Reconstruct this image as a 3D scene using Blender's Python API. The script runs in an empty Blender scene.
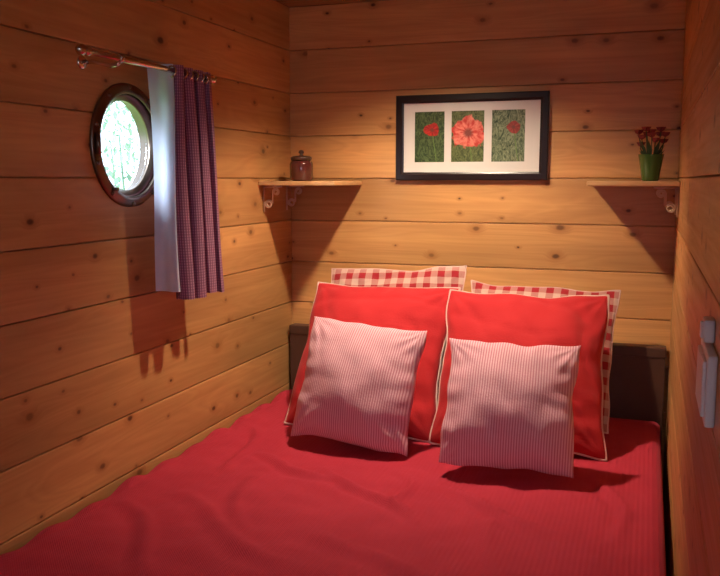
import bpy, bmesh, math, random
from mathutils import Vector, Matrix, noise
random.seed(7)
scene = bpy.context.scene
try:
    scene.view_settings.view_transform = 'Standard'
    scene.view_settings.look = 'None'
except Exception as e:
    print(e)
XL, XR, YB, ZC = -1.50, 0.10, 3.40, 2.189
PITCH, Z0 = 0.183, 1.457

# ---------------------------------------------------------------- node helpers
class NT:
    def __init__(s, name):
        s.mat = bpy.data.materials.new(name); s.mat.use_nodes = True
        s.t = s.mat.node_tree; s.n = s.t.nodes; s.l = s.t.links
        s.n.clear()
        s.out = s.n.new('ShaderNodeOutputMaterial')
        s.b = s.n.new('ShaderNodeBsdfPrincipled')
        s.l.new(s.b.outputs[0], s.out.inputs[0])
    def link(s, a, b): s.l.new(a, b)
    def setin(s, sock, v):
        if hasattr(v, 'is_output') : s.l.new(v, sock)
        else: sock.default_value = v
    def math(s, op, a, b=None, c=None, clamp=False):
        m = s.n.new('ShaderNodeMath'); m.operation = op; m.use_clamp = clamp
        s.setin(m.inputs[0], a)
        if b is not None: s.setin(m.inputs[1], b)
        if c is not None: s.setin(m.inputs[2], c)
        return m.outputs[0]
    def coord(s, kind='Object'):
        return s.n.new('ShaderNodeTexCoord').outputs[kind]
    def sep(s, v):
        x = s.n.new('ShaderNodeSeparateXYZ'); s.link(v, x.inputs[0]); return x.outputs
    def comb(s, x, y, z=0.0):
        c = s.n.new('ShaderNodeCombineXYZ')
        for i, v in enumerate((x, y, z)): s.setin(c.inputs[i], v)
        return c.outputs[0]
    def noise(s, vec, scale, detail=3, rough=.5, dist=0):
        n = s.n.new('ShaderNodeTexNoise')
        if vec is not None: s.link(vec, n.inputs['Vector'])
        n.inputs['Scale'].default_value = scale; n.inputs['Detail'].default_value = detail
        n.inputs['Roughness'].default_value = rough; n.inputs['Distortion'].default_value = dist
        return n.outputs['Fac']
    def maprange(s, v, a, b, c, d, smooth=False):
        m = s.n.new('ShaderNodeMapRange')
        if smooth: m.interpolation_type = 'SMOOTHSTEP'
        s.setin(m.inputs[0], v)
        for i, q in enumerate((a, b, c, d)): m.inputs[i+1].default_value = q
        return m.outputs[0]
    def mix(s, f, a, b, mode='MIX'):
        m = s.n.new('ShaderNodeMix'); m.data_type = 'RGBA'; m.blend_type = mode
        s.setin(m.inputs[0], f)
        for idx, v in ((6, a), (7, b)):
            if hasattr(v, 'is_output'): s.l.new(v, m.inputs[idx])
            else: m.inputs[idx].default_value = (*v, 1)
        return m.outputs[2]
    def color(s, c):
        if hasattr(c, 'is_output'): s.l.new(c, s.b.inputs['Base Color'])
        else: s.b.inputs['Base Color'].default_value = (*c, 1)
    def p(s, **k):
        for a, v in k.items(): s.setin(s.b.inputs[a.replace('_', ' ')], v)
    def bump(s, h, strength=.3, dist=.01):
        b = s.n.new('ShaderNodeBump'); b.inputs['Strength'].default_value = strength
        b.inputs['Distance'].default_value = dist
        s.link(h, b.inputs['Height']); s.link(b.outputs[0], s.b.inputs['Normal'])

def simple(name, col, rough=.5, metal=0, bumpscale=None, bstr=.2, vary=.15, **k):
    m = NT(name)
    co = m.coord()
    f = m.noise(co, 14, 3)
    m.color(m.mix(f, tuple(c*(1-vary) for c in col), tuple(min(1, c*(1+vary)) for c in col)))
    m.p(Roughness=rough, Metallic=metal, **k)
    if bumpscale: m.bump(m.noise(co, bumpscale, 4), bstr, .004)
    return m.mat

def pine(name, along, across, tone=1.0, ksel=.5):
    m = NT(name)
    xyz = m.sep(m.coord()); ix = {'X': 0, 'Y': 1, 'Z': 2}
    u = xyz[ix[along]]; v = xyz[ix[across]]
    bid = m.math('FLOOR', m.math('DIVIDE', m.math('SUBTRACT', v, Z0), PITCH))
    wn = m.n.new('ShaderNodeTexWhiteNoise'); wn.noise_dimensions = '1D'
    m.link(m.math('ADD', bid, {'X': 3.3, 'Y': 11.7, 'Z': 5}[along]), wn.inputs['W'])
    rnd = wn.outputs['Value']
    uu = m.math('ADD', u, m.math('MULTIPLY', rnd, 17.3))
    vo = m.n.new('ShaderNodeTexVoronoi'); vo.voronoi_dimensions = '2D'
    vo.inputs['Scale'].default_value = 1; vo.inputs['Randomness'].default_value = 1
    wob = m.noise(m.comb(m.math('MULTIPLY', uu, 30), m.math('MULTIPLY', v, 30)), 1, 2)
    vu = m.math('MULTIPLY', m.math('ADD', uu, m.math('MULTIPLY', wob, .012)), 6.2)
    m.link(m.comb(vu, m.math('MULTIPLY', v, 9.5)), vo.inputs['Vector'])
    d = vo.outputs['Distance']; rc = m.sep(vo.outputs['Color'])
    size = m.math('MULTIPLY_ADD', m.math('POWER', rc[1], 2.0), .08, .036)
    dn = m.math('DIVIDE', d, size)
    sel = m.math('GREATER_THAN', rc[0], ksel)
    inten = m.math('MULTIPLY_ADD', rc[2], .5, .5)
    knot = m.math('MULTIPLY', m.math('MULTIPLY', m.maprange(dn, .45, 1.25, 1, 0, True), sel), inten)
    halo = m.math('MULTIPLY', m.maprange(dn, .8, 3.4, 1, 0, True), sel)
    vv = m.math('ADD', v, m.math('MULTIPLY', halo, .02))
    grain = m.noise(m.comb(m.math('MULTIPLY', uu, 1.3), m.math('MULTIPLY', vv, 42), m.math('MULTIPLY', rnd, 9)), 1, 4, .55, .6)
    cath = m.noise(m.comb(m.math('MULTIPLY', uu, .8), m.math('MULTIPLY', vv, 9), m.math('MULTIPLY', rnd, 31)), 1, 2, .5, 1.2)
    bands = m.math('PINGPONG', m.math('MULTIPLY', cath, 9), .5)
    f = m.math('ADD', m.math('MULTIPLY', m.maprange(grain, .3, .7, 0, 1), .40), m.math('MULTIPLY', bands, .5), clamp=True)
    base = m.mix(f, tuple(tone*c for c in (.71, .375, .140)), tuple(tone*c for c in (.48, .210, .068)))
    blotch = m.noise(m.comb(m.math('MULTIPLY', uu, 1.1), m.math('MULTIPLY', v, 5)), 1, 2)
    tonev = m.math('ADD', m.math('MULTIPLY', rnd, .25), m.maprange(blotch, .3, .7, .62, 1.0))
    g = m.n.new('ShaderNodeCombineColor')
    for i in range(3): m.link(tonev, g.inputs[i])
    base = m.mix(1.0, base, g.outputs[0], 'MULTIPLY')
    base = m.mix(m.math('MULTIPLY', halo, .45), base, (.30, .105, .025))
    base = m.mix(m.math('MULTIPLY', knot, .92), base, (.075, .023, .008))
    m.color(base)
    m.p(Roughness=m.maprange(grain, .3, .7, .34, .5))
    m.b.inputs['Specular IOR Level'].default_value = .4
    m.bump(grain, .12, .003)
    return m.mat

# ---------------------------------------------------------------- mesh helpers
def make_obj(name, bm, mats, parent=None, smooth=False, loc=None, rot=None):
    me = bpy.data.meshes.new(name); bm.normal_update(); bm.to_mesh(me); bm.free()
    for mt in (mats if isinstance(mats, (list, tuple)) else [mats]): me.materials.append(mt)
    if smooth:
        for p in me.polygons: p.use_smooth = True
    ob = bpy.data.objects.new(name, me); scene.collection.objects.link(ob)
    if loc is not None: ob.location = loc
    if rot is not None: ob.rotation_euler = rot
    if parent: ob.parent = parent
    return ob
def empty(name, loc=(0, 0, 0)):
    e = bpy.data.objects.new(name, None); e.empty_display_size = .05
    scene.collection.objects.link(e)
    return e
def box(bm, a, b, bev=0, mi=0, seg=2):
    a, b = Vector(a), Vector(b)
    r = bmesh.ops.create_cube(bm, size=1)
    vs = r['verts']
    c = (a+b)/2; s = b-a
    for v in vs: v.co = Vector((v.co.x*s.x, v.co.y*s.y, v.co.z*s.z)) + c
    fs = set(f for v in vs for f in v.link_faces)
    for f in fs: f.material_index = mi
    if bev:
        es = list(set(e for v in vs for e in v.link_edges))
        r2 = bmesh.ops.bevel(bm, geom=es, offset=bev, segments=seg, affect='EDGES', profile=.6)
        for f in r2['faces']: f.material_index = mi
def tube(bm, pts, rad, n=8, closed=False, mi=0, cap=True):
    pts = [Vector(p) for p in pts]; rings = []; N = len(pts)
    up = None
    for i, p in enumerate(pts):
        if closed: t = pts[(i+1) % N]-pts[i-1]
        else: t = pts[min(i+1, N-1)]-pts[max(i-1, 0)]
        t.normalize()
        if up is None:
            up = Vector((0, 0, 1)) if abs(t.z) < .9 else Vector((1, 0, 0))
        s = t.cross(up)
        if s.length < 1e-5: s = t.orthogonal()
        s.normalize(); up = s.cross(t).normalized()
        r = rad[i] if isinstance(rad, (list, tuple)) else rad
        rings.append([bm.verts.new(p+(s*math.cos(a)+up*math.sin(a))*r) for a in [2*math.pi*k/n for k in range(n)]])
    M = N if closed else N-1
    for i in range(M):
        A, B = rings[i], rings[(i+1) % N]
        for k in range(n):
            f = bm.faces.new((A[k], A[(k+1) % n], B[(k+1) % n], B[k])); f.material_index = mi; f.smooth = True
    if not closed and cap:
        f = bm.faces.new(rings[0][::-1]); f.material_index = mi
        f = bm.faces.new(rings[-1]); f.material_index = mi
def lathe(bm, prof, center, axis='Z', n=40, mi=0, closed=False):
    c = Vector(center); rings = []
    for r, h in prof:
        ring = []
        for k in range(n):
            a = 2*math.pi*k/n
            if axis == 'Z': p = Vector((r*math.cos(a), r*math.sin(a), h))
            elif axis == 'X': p = Vector((h, r*math.cos(a), r*math.sin(a)))
            else: p = Vector((r*math.sin(a), h, r*math.cos(a)))
            ring.append(bm.verts.new(c+p))
        rings.append(ring)
    P = len(rings)
    for i in range(P if closed else P-1):
        A, B = rings[i], rings[(i+1) % P]
        for k in range(n):
            f = bm.faces.new((A[k], A[(k+1) % n], B[(k+1) % n], B[k])); f.material_index = mi; f.smooth = True

# ---------------------------------------------------------------- materials
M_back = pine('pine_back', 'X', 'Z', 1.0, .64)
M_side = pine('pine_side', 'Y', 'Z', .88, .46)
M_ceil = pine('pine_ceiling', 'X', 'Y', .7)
M_shelf = simple('shelf_pine', (.60, .33, .14), .45, vary=.2)
M_dark = simple('dark_wood', (.085, .036, .022), .5, vary=.3)
M_frameblk = simple('black_frame', (.016, .008, .008), .3)
M_mat = simple('mat_board', (.70, .66, .62), .7, vary=.02)
M_metal = simple('porthole_metal', (.22, .17, .13), .32, 1.0, vary=.3)
M_steel = simple('rod_steel', (.62, .55, .47), .22, 1.0)
M_scroll = simple('bracket_white_metal', (.60, .45, .32), .4, .2)
M_white = simple('switch_white', (.86, .84, .82), .35, vary=.02)
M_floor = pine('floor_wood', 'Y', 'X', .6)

# ---------------------------------------------------------------- room shell
def boards(name, mat, axis, fixed, lo, hi, zlo, zhi, sign, trim=None):
    """axis: direction the boards run; fixed: inner face; sign: outward dir"""
    bm = bmesh.new()
    k = math.floor((zlo-Z0)/PITCH)
    while Z0+k*PITCH < zhi-.001:
        a = max(zlo, Z0+k*PITCH+.0012); b = min(zhi, Z0+(k+1)*PITCH-.0012)
        k += 1
        if b-a < .012: continue
        t = .018*sign
        if axis == 'X': box(bm, (lo, min(fixed, fixed+t), a), (hi, max(fixed, fixed+t), b), .004, seg=2)
        elif axis == 'Y': box(bm, (min(fixed, fixed+t), lo, a), (max(fixed, fixed+t), hi, b), .004, seg=2)
        else: box(bm, (lo, a, min(fixed, fixed+t)), (hi, b, max(fixed, fixed+t)), .004, seg=2)
    t0, t1 = sorted((fixed+.0185*sign, fixed+.055*sign))
    if axis == 'X': box(bm, (lo, t0, zlo), (hi, t1, zhi))
    elif axis == 'Y': box(bm, (t0, lo, zlo), (t1, hi, zhi))
    else: box(bm, (lo, zlo, t0), (hi, zhi, t1))
    return make_obj(name, bm, mat)
wall_back = boards('wall_back', M_back, 'X', YB, XL-.055, XR+.055, 0, ZC, 1)
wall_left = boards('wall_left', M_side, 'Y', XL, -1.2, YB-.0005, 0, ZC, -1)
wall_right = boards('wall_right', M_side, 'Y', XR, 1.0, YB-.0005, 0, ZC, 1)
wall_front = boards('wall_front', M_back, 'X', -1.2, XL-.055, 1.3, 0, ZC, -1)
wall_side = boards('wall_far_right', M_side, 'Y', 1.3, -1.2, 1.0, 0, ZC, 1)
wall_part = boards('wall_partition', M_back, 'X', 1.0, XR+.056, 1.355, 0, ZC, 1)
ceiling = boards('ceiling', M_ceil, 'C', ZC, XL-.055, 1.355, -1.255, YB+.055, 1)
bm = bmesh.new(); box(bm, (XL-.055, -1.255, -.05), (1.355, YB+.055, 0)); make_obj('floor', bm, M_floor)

def cut(ob, cutter_bm):
    c = make_obj('cut', cutter_bm, M_side)
    md = ob.modifiers.new('b', 'BOOLEAN'); md.operation = 'DIFFERENCE'; md.solver = 'EXACT'; md.object = c
    dg = bpy.context.evaluated_depsgraph_get(); dg.update()
    me = bpy.data.meshes.new_from_object(ob.evaluated_get(dg))
    ob.modifiers.clear(); ob.data = me
    bpy.data.objects.remove(c)
PY, PZ, PR = 2.180, 1.553, .157
bm = bmesh.new()
bmesh.ops.create_cone(bm, cap_ends=True, segments=64, radius1=PR, radius2=PR, depth=.3,
    matrix=Matrix.Translation((XL, PY, PZ)) @ Matrix.Rotation(math.pi/2, 4, 'Y'))
cut(wall_left, bm)
bm = bmesh.new(); box(bm, (-.15, -1.4, 1.0), (.75, -1.1, 1.8)); cut(wall_front, bm)

# added unseen window in the front room (behind the camera), housing the fill lamp
w2 = empty('added_window')
bm = bmesh.new()
for a, b in (((-.19, -1.22, .96), (-.15, -1.18, 1.84)), ((.75, -1.22, .96), (.79, -1.18, 1.84)),
             ((-.15, -1.22, .96), (.75, -1.18, 1.0)), ((-.15, -1.22, 1.8), (.75, -1.18, 1.84)), ((.285, -1.22, 1.0), (.315, -1.19, 1.8))):
    box(bm, a, b, .004)
make_obj('sash', bm, M_white, w2)

# ---------------------------------------------------------------- porthole
w1 = empty('window_1')
bm = bmesh.new()
lathe(bm, [(.154, 0.0), (.154, .012), (.158, .017), (.165, .015), (.172, .012), (.182, .010), (.185, .006), (.185, 0.0)], (XL+.0005, PY, PZ), 'X', 72, closed=True)
make_obj('flange', bm, M_metal, w1)
bm = bmesh.new()
lathe(bm, [(.1565, .0), (.1565, -.055), (.146, -.055), (.143, -.02), (.134, -.02), (.134, -.010), (.146, -.002), (.153, 0.006)], (XL, PY, PZ), 'X', 72, closed=True)
for k in range(10):
    a = 2*math.pi*(k+.5)/10
    lathe(bm, [(.0001, .019), (.004, .018), (.007, .015), (.007, .008)], (XL, PY+.175*math.cos(a), PZ+.175*math.sin(a)), 'X', 12)
tube(bm, [(XL+.022, PY-.172, PZ-.03), (XL+.022, PY-.172, PZ+.03)], .007, 10)
tube(bm, [(XL+.008, PY-.10, PZ-.13), (XL+.030, PY-.10, PZ-.13)], .006, 10)
make_obj('rim', bm, M_metal, w1)
g = NT('window_glass'); g.n.remove(g.b)
tr = g.n.new('ShaderNodeBsdfTransparent'); gl = g.n.new('ShaderNodeBsdfGlossy'); gl.inputs['Roughness'].default_value = .03
mx = g.n.new('ShaderNodeMixShader'); mx.inputs[0].default_value = .06
g.link(tr.outputs[0], mx.inputs[1]); g.link(gl.outputs[0], mx.inputs[2]); g.link(mx.outputs[0], g.out.inputs[0])
bm = bmesh.new()
bmesh.ops.create_cone(bm, cap_ends=True, segments=64, radius1=.1425, radius2=.1425, depth=.005,
    matrix=Matrix.Translation((XL-.03, PY, PZ)) @ Matrix.Rotation(math.pi/2, 4, 'Y'))
make_obj('glass', bm, g.mat, w1)

# outside: shrub and lawn
lf = NT('leaf_green'); lf.n.remove(lf.b)
lc = lf.mix(lf.noise(lf.coord(), 6), (.08, .18, .13), (.36, .48, .32))
d1 = lf.n.new('ShaderNodeBsdfDiffuse'); t1 = lf.n.new('ShaderNodeBsdfTranslucent'); mm = lf.n.new('ShaderNodeMixShader')
lf.link(lc, d1.inputs[0]); lf.link(lc, t1.inputs[0]); mm.inputs[0].default_value = .5
lf.link(d1.outputs[0], mm.inputs[1]); lf.link(t1.outputs[0], mm.inputs[2]); lf.link(mm.outputs[0], lf.out.inputs[0])
bm = bmesh.new()
for i in range(3600):
    a_ = random.uniform(0, 2*math.pi); rr_ = .80+random.gauss(0, .24)
    c = Vector((-4.2+random.gauss(0, .4), 6.15+rr_*math.cos(a_)*.9, 1.75+rr_*math.sin(a_)*.95))
    if c.z < -.2: continue
    R = Matrix.Rotation(random.uniform(0, 6.28), 3, 'Z') @ Matrix.Rotation(random.uniform(-1.2, 1.2), 3, 'X')
    s = random.uniform(.02, .045)
    q = [Vector(p)*s for p in ((0, -1, 0), (.45, -.2, .1), (.3, .6, 0), (0, 1.1, -.1), (-.3, .6, 0), (-.45, -.2, .1))]
    bm.faces.new([bm.verts.new(c+R @ p) for p in q])
for i in range(7):
    a = i*.9
    tube(bm, [(-4.2, 6.15, -.35), (-4.2+.2*math.cos(a), 6.15+.3*math.sin(a), .5), (-4.2+.5*math.cos(a), 6.15+.8*math.sin(a), 1.8)], [.03, .02, .006], 6)
make_obj('garden_shrub', bm, lf.mat)
gr = NT('grass'); gr.color(gr.mix(gr.noise(gr.coord(), 5), (.10, .2, .04), (.25, .36, .1))); gr.p(Roughness=.9)
bm = bmesh.new(); box(bm, (-14, -10, -.45), (8, 14, -.35)); make_obj('ground', bm, gr.mat)

# ---------------------------------------------------------------- curtain + rod
RX, RZ = -1.375, 1.778
rod = empty('curtain_rod')
bm = bmesh.new()
tube(bm, [(RX, 1.84, RZ), (RX, 2.455, RZ)], .0085, 14)
for y, sg in ((1.84, -1), (2.455, 1)):
    lathe(bm, [(.0001, .045*sg), (.007, .043*sg), (.014, .034*sg), (.015, .026*sg), (.009, .017*sg), (.007, .013*sg), (.013, .008*sg), (.013, .0), (.0001, 0)], (RX, y, RZ), 'Y', 18)
for y in (1.975, 2.44):
    tube(bm, [(XL+.002, y, RZ-.005), (XL+.04, y, RZ-.005), (RX-.03, y, RZ-.018), (RX-.008, y, RZ-.015), (RX, y, RZ-.009)], .006, 10)
    lathe(bm, [(.0001, .006), (.016, .006), (.02, .001), (.02, 0)], (XL+.001, y, RZ-.005), 'X', 20)
    lathe(bm, [(.008, -.008), (.013, -.008), (.013, .008), (.008, .008)], (RX, y, RZ), 'Y', 18, closed=True)
make_obj('pole', bm, M_steel, rod)

cs = NT('striped_curtain_fabric')
uv = cs.sep(cs.coord('UV'))
s1 = cs.math('PINGPONG', cs.math('MULTIPLY', uv[0], 1/.0085), .5)
s2 = cs.math('PINGPONG', cs.math('MULTIPLY', uv[1], 1/.0085), .5)
m1 = cs.maprange(s1, .2, .3, 0, 1); m2 = cs.maprange(s2, .2, .3, 0, 1)
c1 = cs.mix(m1, (.22, .065, .13), (.42, .22, .31))
c2 = cs.mix(cs.math('MULTIPLY', m2, .5), c1, (.15, .045, .10))
cs.color(c2); cs.p(Roughness=.85)
li = NT('curtain_lining'); li.n.remove(li.b)
d1 = li.n.new('ShaderNodeBsdfDiffuse'); t1 = li.n.new('ShaderNodeBsdfTranslucent'); mm = li.n.new('ShaderNodeMixShader')
lc = li.mix(li.noise(li.coord(), 30), (.74, .82, 1.0), (.82, .89, 1.0))
li.link(lc, d1.inputs[0]); li.link(lc, t1.inputs[0]); mm.inputs[0].default_value = .3
li.link(d1.outputs[0], mm.inputs[1]); li.link(t1.outputs[0], mm.inputs[2]); li.link(mm.outputs[0], li.out.inputs[0])
bm = bmesh.new(); uvl = bm.loops.layers.uv.new('UVMap')
cur = empty('curtain')
NR, NS, NL = 26, 110, 16
path = []
for i in range(NL):
    t = i/(NL-1)
    path.append((-1.455+.081*t, 2.226+.008*math.sin(t*6)+.008*t))
for i in range(1, NS):
    t = i/(NS-1)
    path.append((RX-.006+.022*math.cos(t*2*math.pi*3.6+math.pi*.9)+.006*math.cos(t*41), 2.233+.225*t+.008*math.sin(t*2*math.pi*7)))
al = [0]
for a, b in zip(path, path[1:]): al.append(al[-1]+math.hypot(b[0]-a[0], b[1]-a[1]))
grid = []
ztop, zbot = RZ+.018, 1.072
for r in range(NR+1):
    t = r/NR; row = []
    for i, (x, y) in enumerate(path):
        w = .8+.0*t
        xx = RX-.006+(x-RX+.006)*(w if i >= NL else 1)
        yy = y+.050*t*((y-2.2)/.3*1.35+.3)+.006*math.sin(t*5+i*.1)
        zb = zbot + (.03 if i < NL else .003*math.sin(i*.09))
        row.append(bm.verts.new((xx+.004*math.sin(t*4+i*.07), yy, ztop+(zb-ztop)*t)))
    grid.append(row)
for r in range(NR):
    for i in range(len(path)-1):
        f = bm.faces.new((grid[r][i], grid[r][i+1], grid[r+1][i+1], grid[r+1][i])); f.smooth = True
        f.material_index = 1 if i < NL-1 else 0
        for lp, (ii, rr) in zip(f.loops, ((i, r), (i+1, r), (i+1, r+1), (i, r+1))):
            lp[uvl].uv = (al[ii], (1-rr/NR)*.7)
c_ob = make_obj('drape', bm, [cs.mat, li.mat], cur)
bm = bmesh.new()
for i in range(7):
    y = 2.235+i*.033
    pts = [(RX+.015*math.cos(a), y+.003*math.sin(a*2), RZ-.004+.016*math.sin(a)) for a in [2*math.pi*k/20 for k in range(20)]]
    tube(bm, pts, .0028, 6, closed=True)
make_obj('rings', bm, M_steel, cur)

# ---------------------------------------------------------------- bed
bed = empty('bed')
BT = .533
def prof(lo, hi, r, down, n):
    P = []
    for k in range(5, 0, -1): P.append((lo, r+(down-r)*k/5))
    for k in range(7): a = math.pi/2*k/6; P.append((lo+r-r*math.cos(a), r-r*math.sin(a)))
    st = lo+r; en = hi-r
    for k in range(1, n): P.append((st+(en-st)*k/n, 0))
    for k in range(7): a = math.pi/2*(1-k/6); P.append((hi-r+r*math.cos(a), r-r*math.sin(a)))
    for k in range(1, 6): P.append((hi, r+(down-r)*k/5))
    return P
FOLDS = [(-1.30, 2.05, -.80, 1.75, .010, .024), (-1.15, 2.30, -.95, 1.80, .009, .022), (-.95, 2.42, -.55, 2.05, .012, .016),
         (-.60, 2.36, -.15, 2.10, .012, .020), (-.35, 2.25, -.30, 1.70, .009, .020), (-1.38, 2.75, -1.20, 2.25, .014, .018),
         (-.80, 1.95, -.25, 1.62, .010, .026), (-.10, 2.6, -.02, 2.1, .011, .016), (-.70, 2.44, -.62, 2.15, .012, .014),
         (-1.25, 2.45, -.85, 2.30, .011, .016), (-1.40, 1.95, -1.05, 1.60, .011, .022)]
def folds(x, y):
    h = 0
    for (ax, ay, bx, by, H, Wd) in FOLDS:
        dx, dy = bx-ax, by-ay; L = math.hypot(dx, dy)
        t = ((x-ax)*dx+(y-ay)*dy)/L/L
        s = ((x-ax)*dy-(y-ay)*dx)/L+.03*math.sin(t*5+ax*9)
        e = max(0, 1-abs(2*t-1)**3) if 0 <= t <= 1 else 0
        h += H*e*(math.exp(-(s/Wd)**2)-.55*math.exp(-((s-Wd*2.1)/Wd/1.2)**2))
    return h
px = prof(XL+.006, .078, .04, .36, 160); py = prof(1.36, 3.326, .045, .36, 200)
bm = bmesh.new(); rows = []
for (y, dy) in py:
    row = []
    for (x, dx) in px:
        dd = max(dx, dy)
        ex = min(x-XL, .085-x, y-1.35, 3.34-y); ef = max(0, min(1, ex/.10))
        if y > 2.5 and -1.3 < x < -.08: ef *= max(.25, 1-(y-2.5)/.15)
        h = .010*noise.noise(Vector((x*2.2, y*2.2, 1)))+.009*noise.noise(Vector((x*6+y*2, y*5, 3)))+.004*noise.noise(Vector((x*14, y*13, 5)))
        h += folds(x, y)
        wob = .006*math.sin(x*38)*(1 if dy > .05 else 0)
        lw = (.014*noise.noise(Vector((0, y*6, 4)))+.006*math.sin(y*34)) if (x < XL+.06) else 0
        row.append(bm.verts.new((x, y-wob, BT-dd+h*ef+lw)))
    rows.append(row)
for j in range(len(rows)-1):
    for i in range(len(px)-1):
        f = bm.faces.new((rows[j][i], rows[j][i+1], rows[j+1][i+1], rows[j+1][i])); f.smooth = True
bs = NT('bedspread_red')
co = bs.coord(); xyz = bs.sep(co)
weave = bs.math('MULTIPLY', bs.math('SINE', bs.math('MULTIPLY', xyz[0], 2*math.pi/.007)), bs.math('SINE', bs.math('MULTIPLY', xyz[1], 2*math.pi/.007)))
rib = bs.math('SINE', bs.math('MULTIPLY', xyz[0], 2*math.pi/.014))
nn = bs.noise(co, 5, 4)
bs.color(bs.mix(nn, (.38, .018, .038), (.52, .032, .058)))
bs.p(Roughness=.8); bs.b.inputs['Sheen Weight'].default_value = .12; bs.b.inputs['Sheen Tint'].default_value = (1, .3, .5, 1)
bs.b.inputs['Specular IOR Level'].default_value = .2
bs.bump(bs.math('ADD', bs.math('ADD', weave, rib), bs.math('MULTIPLY', bs.noise(co, 60, 3), 2)), .35, .0015)
make_obj('bedspread', bm, bs.mat, bed)
bm = bmesh.new(); box(bm, (XL+.03, 1.40, .30), (.05, 3.31, .485), .03, seg=3)
make_obj('mattress', bm, M_white, bed)
bm = bmesh.new(); box(bm, (XL+.03, 1.42, .10), (.05, 3.31, .295), .004)
for x in (XL+.08, -.02):
    for y in (1.5, 3.2): box(bm, (x-.03, y-.03, 0), (x+.03, y+.03, .12))
make_obj('base', bm, M_dark, bed)
bm = bmesh.new()
box(bm, (XL+.015, 3.335, 0), (.085, 3.375, .775), .003)
box(bm, (XL+.012, 3.33, .77), (.088, 3.39, .812), .006)
make_obj('headboard', bm, M_dark)

# ---------------------------------------------------------------- pillows
def fabric(name, kind):
    m = NT(name); co = m.coord(); xyz = m.sep(co)
    if kind == 'red':
        m.color(m.mix(m.noise(co, 6), (.42, .016, .022), (.52, .026, .030)))
    elif kind == 'stripe':
        w = m.noise(co, 3, 2)
        xx = m.math('ADD', xyz[0], m.math('MULTIPLY', w, .01))
        s = m.math('PINGPONG', m.math('MULTIPLY', xx, 1/.0080), .5)
        v = m.maprange(s, .15, .35, 0, 1)
        m.color(m.mix(v, (.78, .50, .55), (.57, .22, .28)))
    else:
        P = .056
        a = m.math('GREATER_THAN', m.math('FRACT', m.math('DIVIDE', m.math('ADD', xyz[0], 5), P)), .5)
        b = m.math('GREATER_THAN', m.math('FRACT', m.math('DIVIDE', m.math('ADD', xyz[1], 5.0), P)), .5)
        s = m.math('MULTIPLY', m.math('ADD', a, b), .5)
        m.color(m.mix(s, (.56, .37, .31), (.34, .02, .028)))
    m.p(Roughness=.85); m.b.inputs['Sheen Weight'].default_value = .08
    m.b.inputs['Specular IOR Level'].default_value = .2
    m.bump(m.math('ADD', m.noise(co, 160, 2), m.math('MULTIPLY', m.noise(co, 9, 3), 4)), .35, .0025)
    return m.mat
F_red, F_str, F_gin = fabric('red_cotton', 'red'), fabric('striped_ticking', 'stripe'), fabric('gingham', 'g')
F_pipe = simple('cream_piping', (.64, .42, .37), .8)
def pillow(name, w, h, T, mat, loc, lean, roll=0, yaw=0, pipe=None, seed=0, sag=.02, N=56, pinch=.055, wr=1.0):
    """local: x width, y height, z normal; lean deg from vertical"""
    bm = bmesh.new()
    def P(u, v, side):
        x = w/2*u*(1-pinch*(1-v*v)); y = h/2*v*(1-pinch*.8*(1-u*u))
        e = max(0, (1-u*u)*(1-v*v))
        z = T/2*(e**.5)*(1-.14*v)
        q = Vector((x*5, y*5, seed*3.7+side*9))
        m_ = min(1, e*4)
        z += (.018*noise.noise(q)+.007*noise.noise(q*2.7))*m_*wr
        n1 = noise.noise(Vector((x*9+y*3, y*2.2, seed+20)))
        z -= wr*.010*max(0, 1-abs(n1)*5)**2*m_
        n2 = noise.noise(Vector((x*2.5-y*2, y*8+x*2, seed+31)))
        z -= wr*.006*max(0, 1-abs(n2)*5)**2*m_
        cr = 0
        for cu in (-1, 1):
            for cv in (-1, 1):
                du, dv = u-cu, v-cv; rr = math.hypot(du, dv)
                ang = math.atan2(dv, du)
                cr += math.sin(ang*14+seed+cu)*max(0, 1-rr/.7)*min(1, e*8)
        z += .005*cr
        z += .003*(math.sin(u*23+seed)*max(0, abs(v)-.6)/.4+math.sin(v*21+seed)*max(0, abs(u)-.6)/.4)*min(1, e*10)
        x += .012*noise.noise(Vector((v*2.2, seed, u*.7)))
        y += .014*noise.noise(Vector((u*2.2, seed+5, v*.7)))
        bend = -sag*(v*v)*.6 + .008*noise.noise(Vector((u*2.5, v*2.5, seed+50)))
        return Vector((x, y, side*max(0, z)+bend))
    g = {}
    for side in (1, -1):
        for i in range(N+1):
            for j in range(N+1):
                u = math.sin((i/N*2-1)*math.pi/2*.96)/math.sin(math.pi/2*.96)
                v = math.sin((j/N*2-1)*math.pi/2*.96)/math.sin(math.pi/2*.96)
                border = i in (0, N) or j in (0, N)
                if border and side == -1: g[(side, i, j)] = g[(1, i, j)]
                else: g[(side, i, j)] = bm.verts.new(P(u, v, side))
    for side in (1, -1):
        for i in range(N):
            for j in range(N):
                q = [g[(side, i, j)], g[(side, i+1, j)], g[(side, i+1, j+1)], g[(side, i, j+1)]]
                if side == -1: q.reverse()
                f = bm.faces.new(q); f.smooth = True
    if pipe:
        loop = [(i, 0) for i in range(N)]+[(N, j) for j in range(N)]+[(i, N) for i in range(N, 0, -1)]+[(0, j) for j in range(N, 0, -1)]
        tube(bm, [g[(1, i, j)].co.copy() for i, j in loop], pipe, 8, closed=True, mi=1)
    ob = make_obj(name, bm, [mat, F_pipe])
    R = Matrix.Rotation(math.radians(yaw), 4, 'Z') @ Matrix.Rotation(math.radians(90-lean), 4, 'X') @ Matrix.Rotation(math.radians(roll), 4, 'Z')
    ob.matrix_world = Matrix.Translation(loc) @ R
    return ob
pillow('gingham_pillow', .57, .58, .125, F_gin, (-.960, 3.165, .830), 24, 3.5, seed=1, pipe=.0035)
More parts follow.
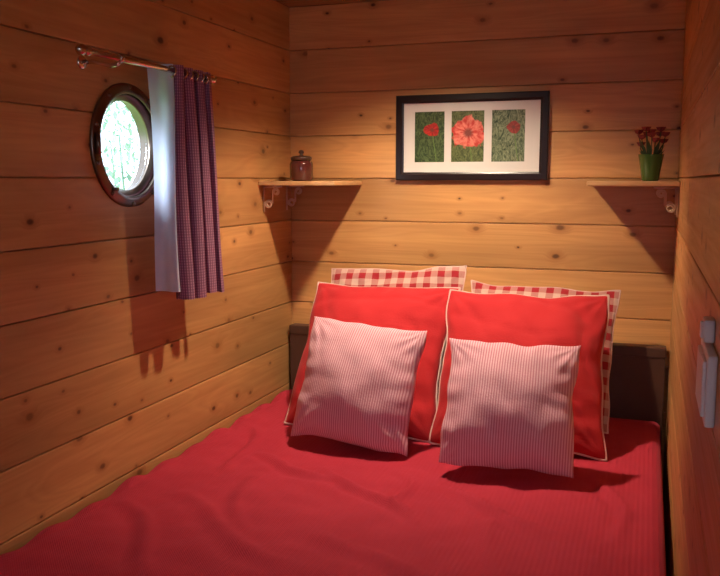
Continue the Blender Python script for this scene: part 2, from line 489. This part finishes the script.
pillow('gingham_pillow', .57, .54, .125, F_gin, (-.380, 3.155, .798), 24, -1.5, seed=2, pipe=.0035)
pillow('red_pillow', .58, .60, .215, F_red, (-.970, 2.920, .796), 34, 0, -2, pipe=.0045, seed=3)
pillow('red_pillow', .58, .60, .215, F_red, (-.400, 2.885, .796), 34, 0, 3, pipe=.0045, seed=4)
pillow('striped_cushion', .43, .43, .18, F_str, (-.922, 2.632, .757), 21, -3, -3, seed=5, wr=.25)
pillow('striped_cushion', .415, .41, .18, F_str, (-.388, 2.545, .754), 22, -1.5, 4, seed=6, wr=.25)

# ---------------------------------------------------------------- picture
pic = empty('picture_frame')
X0, X1, Q0, Q1 = -1.012, -.386, 1.449, 1.797
bm = bmesh.new()
fw = .033; yf, yb = YB-.024, YB-.001
def mitre(bm, x0, x1, z0, z1, fw, prof):
    loops = []
    for (o, y) in prof:
        loops.append([bm.verts.new((x, y, z)) for x, z in ((x0+o, z0+o), (x1-o, z0+o), (x1-o, z1-o), (x0+o, z1-o))])
    n = len(loops)
    for a in range(n):
        A, B = loops[a], loops[(a+1) % n]
        for k in range(4): bm.faces.new((A[k], A[(k+1) % 4], B[(k+1) % 4], B[k]))
mitre(bm, X0, X1, Q0, Q1, fw, [(0, yb), (0, yf+.003), (.003, yf), (fw-.010, yf), (fw-.006, yf+.004), (fw, yf+.006), (fw, yb)])
bmesh.ops.recalc_face_normals(bm, faces=bm.faces)
make_obj('frame', bm, M_frameblk, pic)
bm = bmesh.new()
W, H = X1-X0, Q1-Q0
ops = [(.127, .328), (.375, .590), (.640, .852)]
zb_, zt_ = Q0+H*.215, Q0+H*.805
ym = YB-.013
xs = [X0+fw-.003]
for a, b in ops: xs += [X0+a*W, X0+b*W]
xs.append(X1-fw+.003)
box(bm, (xs[0], ym, Q0+fw-.003), (xs[-1], ym+.003, zb_))
box(bm, (xs[0], ym, zt_), (xs[-1], ym+.003, Q1-fw+.003))
for i in range(0, len(xs), 2): box(bm, (xs[i], ym, zb_), (xs[i+1], ym+.003, zt_))
make_obj('mat_board', bm, M_mat, pic)
def poppy(name, flowers, petal, petal2, bgA, bgB):
    m = NT(name); co = m.coord(); x, y, z = m.sep(co)
    bl = m.noise(m.comb(m.math('MULTIPLY', x, 60), 0, m.math('MULTIPLY', z, 30)), 1, 5, .7, 2.5)
    bg = m.mix(m.maprange(bl, .38, .62, 0, 1), bgA, bgB)
    col = bg
    warp = m.noise(co, 40, 2)
    for (cx, cz, r) in flowers:
        dx = m.math('SUBTRACT', x, cx); dz = m.math('SUBTRACT', z, cz)
        d = m.math('SQRT', m.math('ADD', m.math('MULTIPLY', dx, dx), m.math('MULTIPLY', m.math('MULTIPLY', dz, dz), 1.1)))
        ang = m.math('ARCTAN2', dz, dx)
        lob = m.math('MULTIPLY', m.math('SINE', m.math('MULTIPLY_ADD', ang, 3, .8)), .06*r)
        dd = m.math('ADD', m.math('ADD', d, lob), m.math('MULTIPLY', m.math('SUBTRACT', warp, .5), r*.9))
        msk = m.maprange(dd, r*.90, r, 1, 0)
        ray = m.noise(m.comb(m.math('MULTIPLY', m.math('COSINE', ang), 2.5), m.math('MULTIPLY', m.math('SINE', ang), 2.5), m.math('MULTIPLY', d, 30)), 1.4, 3)
        pc = m.mix(m.maprange(ray, .38, .62, 0, 1), petal, petal2)
        pc = m.mix(m.maprange(d, r*.16, r*.36, .85, 0), pc, (.14, .04, .03))
        st = m.math('MULTIPLY', m.maprange(m.math('ABSOLUTE', m.math('ADD', dx, m.math('MULTIPLY', dz, .15))), .001, .002, 1, 0), m.math('LESS_THAN', dz, 0))
        col = m.mix(st, col, (.14, .24, .06))
        col = m.mix(msk, col, pc)
    m.color(col); m.p(Roughness=.35)
    return m.mat
zc = (zb_+zt_)/2
cxs = [X0+(a+b)/2*W for a, b in ops]
pm = [poppy('photo_poppy_a', [(cxs[0]+.010, zc+.028, .032)], (.50, .03, .02), (.25, .01, .01), (.010, .028, .008), (.11, .16, .06)),
      poppy('photo_poppy_b', [(cxs[1]+.002, zc+.014, .068)], (.78, .24, .18), (.55, .04, .03), (.03, .05, .015), (.16, .19, .07)),
      poppy('photo_poppy_c', [(cxs[2]+.020, zc+.034, .027)], (.36, .05, .04), (.22, .03, .02), (.02, .045, .018), (.26, .31, .18))]
for i, (a, b) in enumerate(ops):
    bm = bmesh.new(); box(bm, (X0+a*W-.006, YB-.0095, zb_-.006), (X0+b*W+.006, YB-.006, zt_+.006))
    make_obj('poppy_photo_%d' % (i+1), bm, pm[i], pic)
bm = bmesh.new(); box(bm, (X0+.01, YB-.0055, Q0+.01), (X1-.01, YB-.001, Q1-.01)); make_obj('backing', bm, M_dark, pic)

# ---------------------------------------------------------------- corner shelves
def shelf(x0, x1, side):
    e = empty('wall_shelf')
    bm = bmesh.new(); box(bm, (x0, YB-.335, 1.428), (x1, YB-.001, 1.446), .004)
    make_obj('board', bm, M_shelf, e)
    bm = bmesh.new()
    xw = x0 if side < 0 else x1; s = 1 if side < 0 else -1
    for y in (YB-.29, YB-.06):
        tube(bm, [(xw+s*.004, y, 1.426), (xw+s*.004, y, 1.32)], .004, 8)
        tube(bm, [(xw+s*.004, y, 1.423), (xw+s*.085, y, 1.423)], .004, 8)
        pts = []
        for k in range(60):
            t = k/59
            if t < .5:
                q = t/.5; a = 3.6*math.pi*(1-q); r = .004+.012*q
                pts.append((xw+s*(.060+r*math.cos(a+math.pi)), y, 1.402-r*math.sin(a+math.pi)))
            else:
                q = (t-.5)/.5; a = 3.6*math.pi*q; r = .018-.011*q
                pts.append((xw+s*(.026+r*math.cos(a)), y, 1.352+r*math.sin(a)))
        tube(bm, pts, .0034, 7)
    make_obj('scroll_brackets', bm, M_scroll, e, )
shelf(XL+.001, -1.168, -1)
shelf(-.212, XR-.001, 1)
ST = 1.4462
jar = empty('candle_jar')
gm = simple('dark_red_glass', (.10, .022, .018), .12, Coat_Weight=.5)
lid = simple('jar_lid_wood', (.07, .028, .015), .4)
bm = bmesh.new(); c = (-1.374, 3.22, ST)
lathe(bm, [(.0001, 0), (.040, 0), (.048, .006), (.049, .068), (.045, .080), (.038, .084), (.0001, .084)], c, 'Z', 36)
make_obj('body', bm, gm, jar)
bm = bmesh.new()
lathe(bm, [(.0001, .0842), (.042, .0842), (.045, .096), (.036, .102), (.010, .105), (.006, .110), (.012, .118), (.008, .126), (.0001, .128)], c, 'Z', 36)
make_obj('lid', bm, lid, jar)
vs = empty('vase_of_poppies')
gv = simple('green_glass', (.055, .13, .03), .15, Coat_Weight=.5)
bm = bmesh.new(); c = (0.0, 3.23, ST)
lathe(bm, [(.0001, 0), (.028, 0), (.030, .004), (.035, .04), (.044, .092), (.045, .096), (.042, .096), (.033, .045), (.026, .01), (.0001, .008)], c, 'Z', 36)
make_obj('vase', bm, gv, vs)
stem = simple('stem_green', (.04, .07, .025), .6); petal = simple('poppy_petal_red', (.28, .035, .035), .7, vary=.5); seedm = simple('poppy_centre', (.02, .01, .01), .6)
bm = bmesh.new()
hd = [(-.034, -.01, .150), (.000, .012, .170), (.028, 0, .160), (.012, -.02, .138), (-.016, .02, .162), (.040, .014, .135), (-.038, .02, .125), (.03, -.02, .176), (-.02, -.02, .178), (0, -.03, .155), (.045, -.01, .158), (-.045, 0, .168)]
for hx, hy, hz in hd:
    b = Vector(c)+Vector((hx*.2, hy*.2, .012)); t = Vector(c)+Vector((hx, hy, hz))
    tube(bm, [b, b.lerp(t, .5)+Vector((hx*.1, 0, 0)), t], .0018, 6)
    for k in range(5):
        a = k*2*math.pi/5+hx*50
        for (r0, r1, z0, z1) in ((.003, .012, 0, .005), (.012, .018, .005, .016)):
            q = [t+Vector((math.cos(a-.5)*r0, math.sin(a-.5)*r0, z0)), t+Vector((math.cos(a+.5)*r0, math.sin(a+.5)*r0, z0)),
                 t+Vector((math.cos(a+.62)*r1, math.sin(a+.62)*r1, z1)), t+Vector((math.cos(a-.62)*r1, math.sin(a-.62)*r1, z1))]
            f = bm.faces.new([bm.verts.new(p) for p in q]); f.material_index = 1; f.smooth = True
    lathe(bm, [(.0001, .012), (.004, .010), (.005, .004), (.0001, 0)], t, 'Z', 10, mi=2)
for k in range(16):
    a = k*.9; b = Vector(c)+Vector((0, 0, .04)); t = Vector(c)+Vector((.046*math.cos(a), .03*math.sin(a), .13+.02*math.sin(k*3)))
    s = Vector((-math.sin(a), math.cos(a), 0))*.009; mid = b.lerp(t, .6)+Vector((0, 0, .012))
    bm.faces.new([bm.verts.new(p) for p in (b, mid+s, t, mid-s)])
make_obj('flowers', bm, [stem, petal, seedm], vs)

# ---------------------------------------------------------------- switch on right wall
sw = empty('light_switch')
bm = bmesh.new()
box(bm, (XR-.014, 1.225, 1.105), (XR-.0005, 1.385, 1.208), .004, seg=3)
box(bm, (XR-.019, 1.240, 1.116), (XR-.012, 1.301, 1.197), .003)
box(bm, (XR-.019, 1.309, 1.116), (XR-.012, 1.370, 1.197), .003)
make_obj('plate', bm, M_white, sw)
bm = bmesh.new(); box(bm, (XR-.016, 1.30, 1.212), (XR-.0005, 1.345, 1.246), .004); box(bm, (XR-.020, 1.315, 1.217), (XR-.014, 1.330, 1.241), .002)
make_obj('dimmer', bm, M_white, sw)

# ---------------------------------------------------------------- lights
LX, LY = -.77, 2.66
sp = empty('ceiling_spotlight')
bm = bmesh.new()
lathe(bm, [(.030, 0), (.046, 0), (.046, -.030), (.040, -.038), (.034, -.038), (.030, -.02)], (LX, LY, ZC-.0005), 'Z', 36, closed=True)
make_obj('trim_ring', bm, M_steel, sp)
def light(name, typ, loc, energy, col, **k):
    ld = bpy.data.lights.new(name, typ); ld.energy = energy; ld.color = col
    for a, v in k.items(): setattr(ld, a, v)
    o = bpy.data.objects.new(name, ld); scene.collection.objects.link(o); o.location = loc
    return o
l = light('halogen_bulb', 'SPOT', (LX, LY, 2.115), 112, (1, .80, .58), spot_size=math.radians(122), spot_blend=1.0, shadow_soft_size=.034)
l.rotation_euler = (math.radians(10), 0, 0); l.parent = sp
l = light('added_cool_fill', 'AREA', (.30, -1.28, 1.4), 4.0, (.66, .52, 1.0), shape='RECTANGLE', size=.85, size_y=.75)  # area lamp added behind the camera to tint the bed foreground cool
l.rotation_euler = (math.radians(90), 0, 0)
l = light('sun', 'SUN', (0, 0, 6), 24.0, (.74, .86, 1), angle=.7)
l.rotation_euler = Vector((.36, .80, -.36)).to_track_quat('-Z', 'Y').to_euler()

w = bpy.data.worlds.new('World'); scene.world = w; w.use_nodes = True
bg = w.node_tree.nodes['Background']; bg.inputs[0].default_value = (.66, .80, 1, 1); bg.inputs[1].default_value = 5.0

cam = bpy.data.cameras.new('Camera'); co_ = bpy.data.objects.new('Camera', cam); scene.collection.objects.link(co_)
co_.location = (0, 0, 1.45); co_.rotation_euler = (math.radians(90-7.41), 0, math.radians(19.11))
cam.lens = 41.5; cam.sensor_width = 36; cam.clip_start = .02
scene.camera = co_
